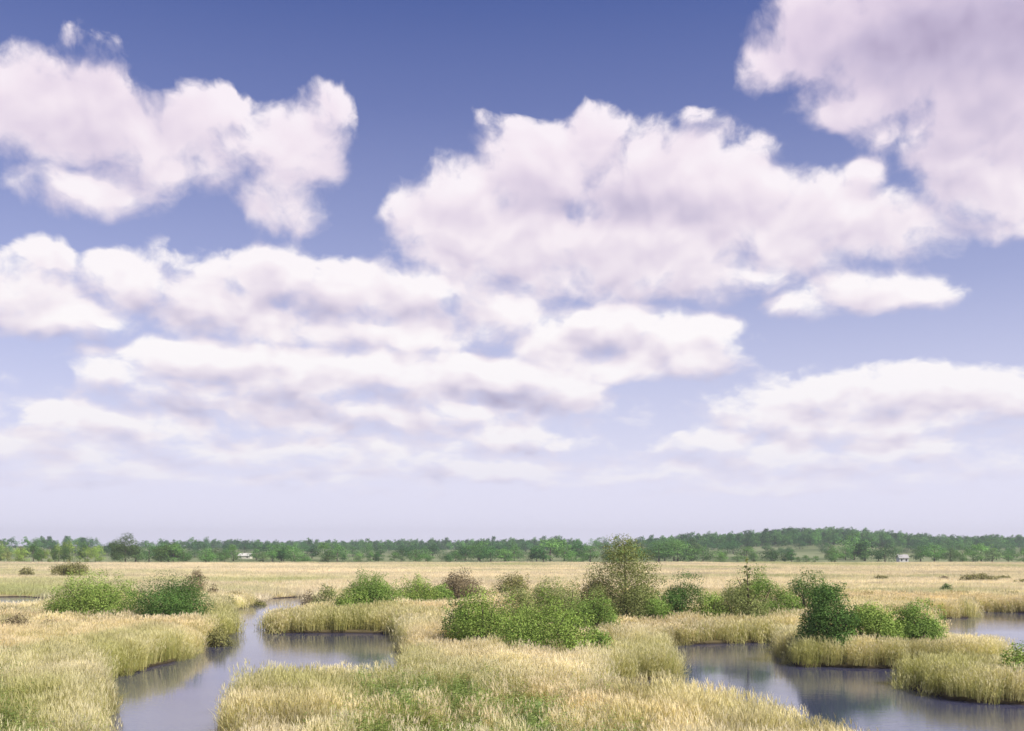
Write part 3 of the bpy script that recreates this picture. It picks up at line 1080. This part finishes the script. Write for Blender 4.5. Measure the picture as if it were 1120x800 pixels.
far_tree('great round dark tree standing above the left treeline', 137, 505, 33, 0.85, 6, (0.8, 0.72, 0.8))
far_tree('broad dull tree right of the great round dark one', 184, 500, 23, 1.2, 6, (0.95, 0.85, 0.85))
FAR_LABEL = {0: 'green tree in the front row of the far treeline', 1: 'small tree farther back in the far treeline', 2: 'bright green tree in the taller stand at the left edge'}
fr = np.random.default_rng(11)
for i in range(30):                                   # the taller bright stand at the left
    far_tree(FAR_LABEL[2], -70 + i * 6.2 + fr.uniform(-3, 3), fr.uniform(470, 545), fr.uniform(15, 25), fr.uniform(.6, .9), int(fr.choice([0, 3, 3, 2, 5])), tuple(fr.uniform(.8, 1.35) * np.array([1, 1.02, 1.0])))
for i in range(115):
    px = 125 + i * 9.4 + fr.uniform(-6, 6)
    if 258 < px < 277 or 976 < px < 998:
        continue
    hp = fr.uniform(7, 21) * (0.8 + 0.5 * float(vnoise(np.array([px]), np.array([0.0]), 55, 4)[0]))
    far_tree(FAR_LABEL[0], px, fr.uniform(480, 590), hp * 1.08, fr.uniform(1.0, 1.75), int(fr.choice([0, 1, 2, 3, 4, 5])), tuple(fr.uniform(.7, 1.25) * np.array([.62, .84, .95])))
for i in range(120):
    px = -60 + i * 10.4 + fr.uniform(-6, 6)
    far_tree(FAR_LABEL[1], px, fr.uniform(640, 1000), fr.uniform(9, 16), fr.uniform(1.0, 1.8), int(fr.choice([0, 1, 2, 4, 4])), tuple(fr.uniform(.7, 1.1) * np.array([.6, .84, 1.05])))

WOOD = bpy.data.collections.new('wood_tree')
for i, (w, t) in enumerate([(9, DARK), (11, DARK), (8, MID), (10, MID)]):
    cr, tr = far_tree_mesh(200 + i, w, 11.0, t, plant_mat, 900, 0.8)
    WOOD.objects.link(bpy.data.objects.new('wood_tree', cr))
n = 5200
y = fr.uniform(900, 1650, n)
px = fr.uniform(-80, 1200, n)
x = (px - 560) / F * y
dens = np.clip(1.25 - np.hypot((px - 910) / 190, (y - 1300) / 700), 0, 1) * 1.6 + np.clip((fnoise(x, y, 170, 77) - 0.5) * 6, 0, 1) * np.where(y > 1150, 1, .45)
keep = fr.random(n) < dens
x, y = x[keep], y[keep]
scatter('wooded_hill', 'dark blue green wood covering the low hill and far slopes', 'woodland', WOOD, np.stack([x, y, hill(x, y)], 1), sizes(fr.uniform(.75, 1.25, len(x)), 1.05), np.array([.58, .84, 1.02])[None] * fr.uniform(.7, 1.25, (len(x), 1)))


# ------------------------------------------------------------------ two far houses
def box(x0, x1, y0, y1, z0, z1):
    v = [(x0, y0, z0), (x1, y0, z0), (x1, y1, z0), (x0, y1, z0), (x0, y0, z1), (x1, y0, z1), (x1, y1, z1), (x0, y1, z1)]
    return v, [(0, 3, 2, 1), (4, 5, 6, 7), (0, 1, 5, 4), (1, 2, 6, 5), (2, 3, 7, 6), (3, 0, 4, 7)]


def far_house(name, label, px, dist, w, d, hw, hr, wall_c, roof_c, wins, cat):
    x = (px - 560) / F * dist
    z = float(hill(np.array([x]), np.array([float(dist)]))[0])
    root = empty(name, (x, dist, z))
    tag(root, label, cat)
    wm = plain_mat(name + '_wall', wall_c, 0.9, 0.8, 0.08)
    rm = plain_mat(name + '_roof', roof_c, 0.85, 1.5, 0.2)
    v, f = box(-w / 2, w / 2, -d / 2, d / 2, -0.3, hw)
    v += [(-w / 2, 0, hw + hr), (w / 2, 0, hw + hr)]
    f = [q for q in f if q != (4, 5, 6, 7)] + [(4, 7, 8), (6, 5, 9)]
    link('wall', mesh_from('wall', v, f), wm, root)
    e, t = 0.35, 0.14
    rv, rf = [], []
    for sgn in (-1, 1):
        a = len(rv)
        y0, z0 = sgn * (d / 2 + e), hw - e * hr / (d / 2) + 0.03
        for xx in (-w / 2 - e, w / 2 + e):
            rv += [(xx, y0, z0), (xx, 0, hw + hr + 0.03), (xx, 0, hw + hr + 0.03 + t), (xx, y0, z0 + t)]
        rf += [tuple(a + i for i in q) for q in ((0, 1, 5, 4), (3, 7, 6, 2), (0, 4, 7, 3), (0, 3, 2, 1), (4, 5, 6, 7))]
    link('roof', mesh_from('roof', rv, rf), rm, root)
    gm = plain_mat(name + '_glass', (0.03, 0.035, 0.04), 0.15, 1, 0.1)
    for (wx, wz, ww, wh) in wins:
        v, f = box(wx - ww / 2, wx + ww / 2, -d / 2 - 0.03, -d / 2 + 0.05, wz, wz + wh)
        link('window', mesh_from('window', v, f), gm, root)


far_house('white_house', 'small white house before the trees at the right', 987, 515, 4.2, 4.2, 2.3, 1.4, (0.66, 0.65, 0.62), (0.40, 0.39, 0.37), [(-1.1, .8, .7, 1.0), (1.1, .8, .7, 1.0)], 'house')
far_house('farm_shed', 'low cream farm shed among the trees at the left', 268, 640, 7.2, 6.0, 2.0, 1.3, (0.62, 0.60, 0.48), (0.58, 0.57, 0.50), [(-2.0, .9, .9, .7), (2.0, .9, .9, .7)], 'shed')

# ------------------------------------------------------------------ the air between here and the far hill
v, f = box(-2600, 2600, -300, 2600, -2.0, 46)
hz = mesh_from('haze', v, f)
m, k = new_mat('air')
pv = k.n.new('ShaderNodeVolumePrincipled')
pv.inputs['Color'].default_value = (0.93, 0.94, 1.0, 1)
pv.inputs['Density'].default_value = 0.0002
pv.inputs['Anisotropy'].default_value = 0.2
o = k.n.new('ShaderNodeOutputMaterial')
k.l.new(pv.outputs[0], o.inputs['Volume'])
tag(link('haze', hz, m), 'thin pale haze lying over the marsh and far trees', 'haze', kind='stuff')
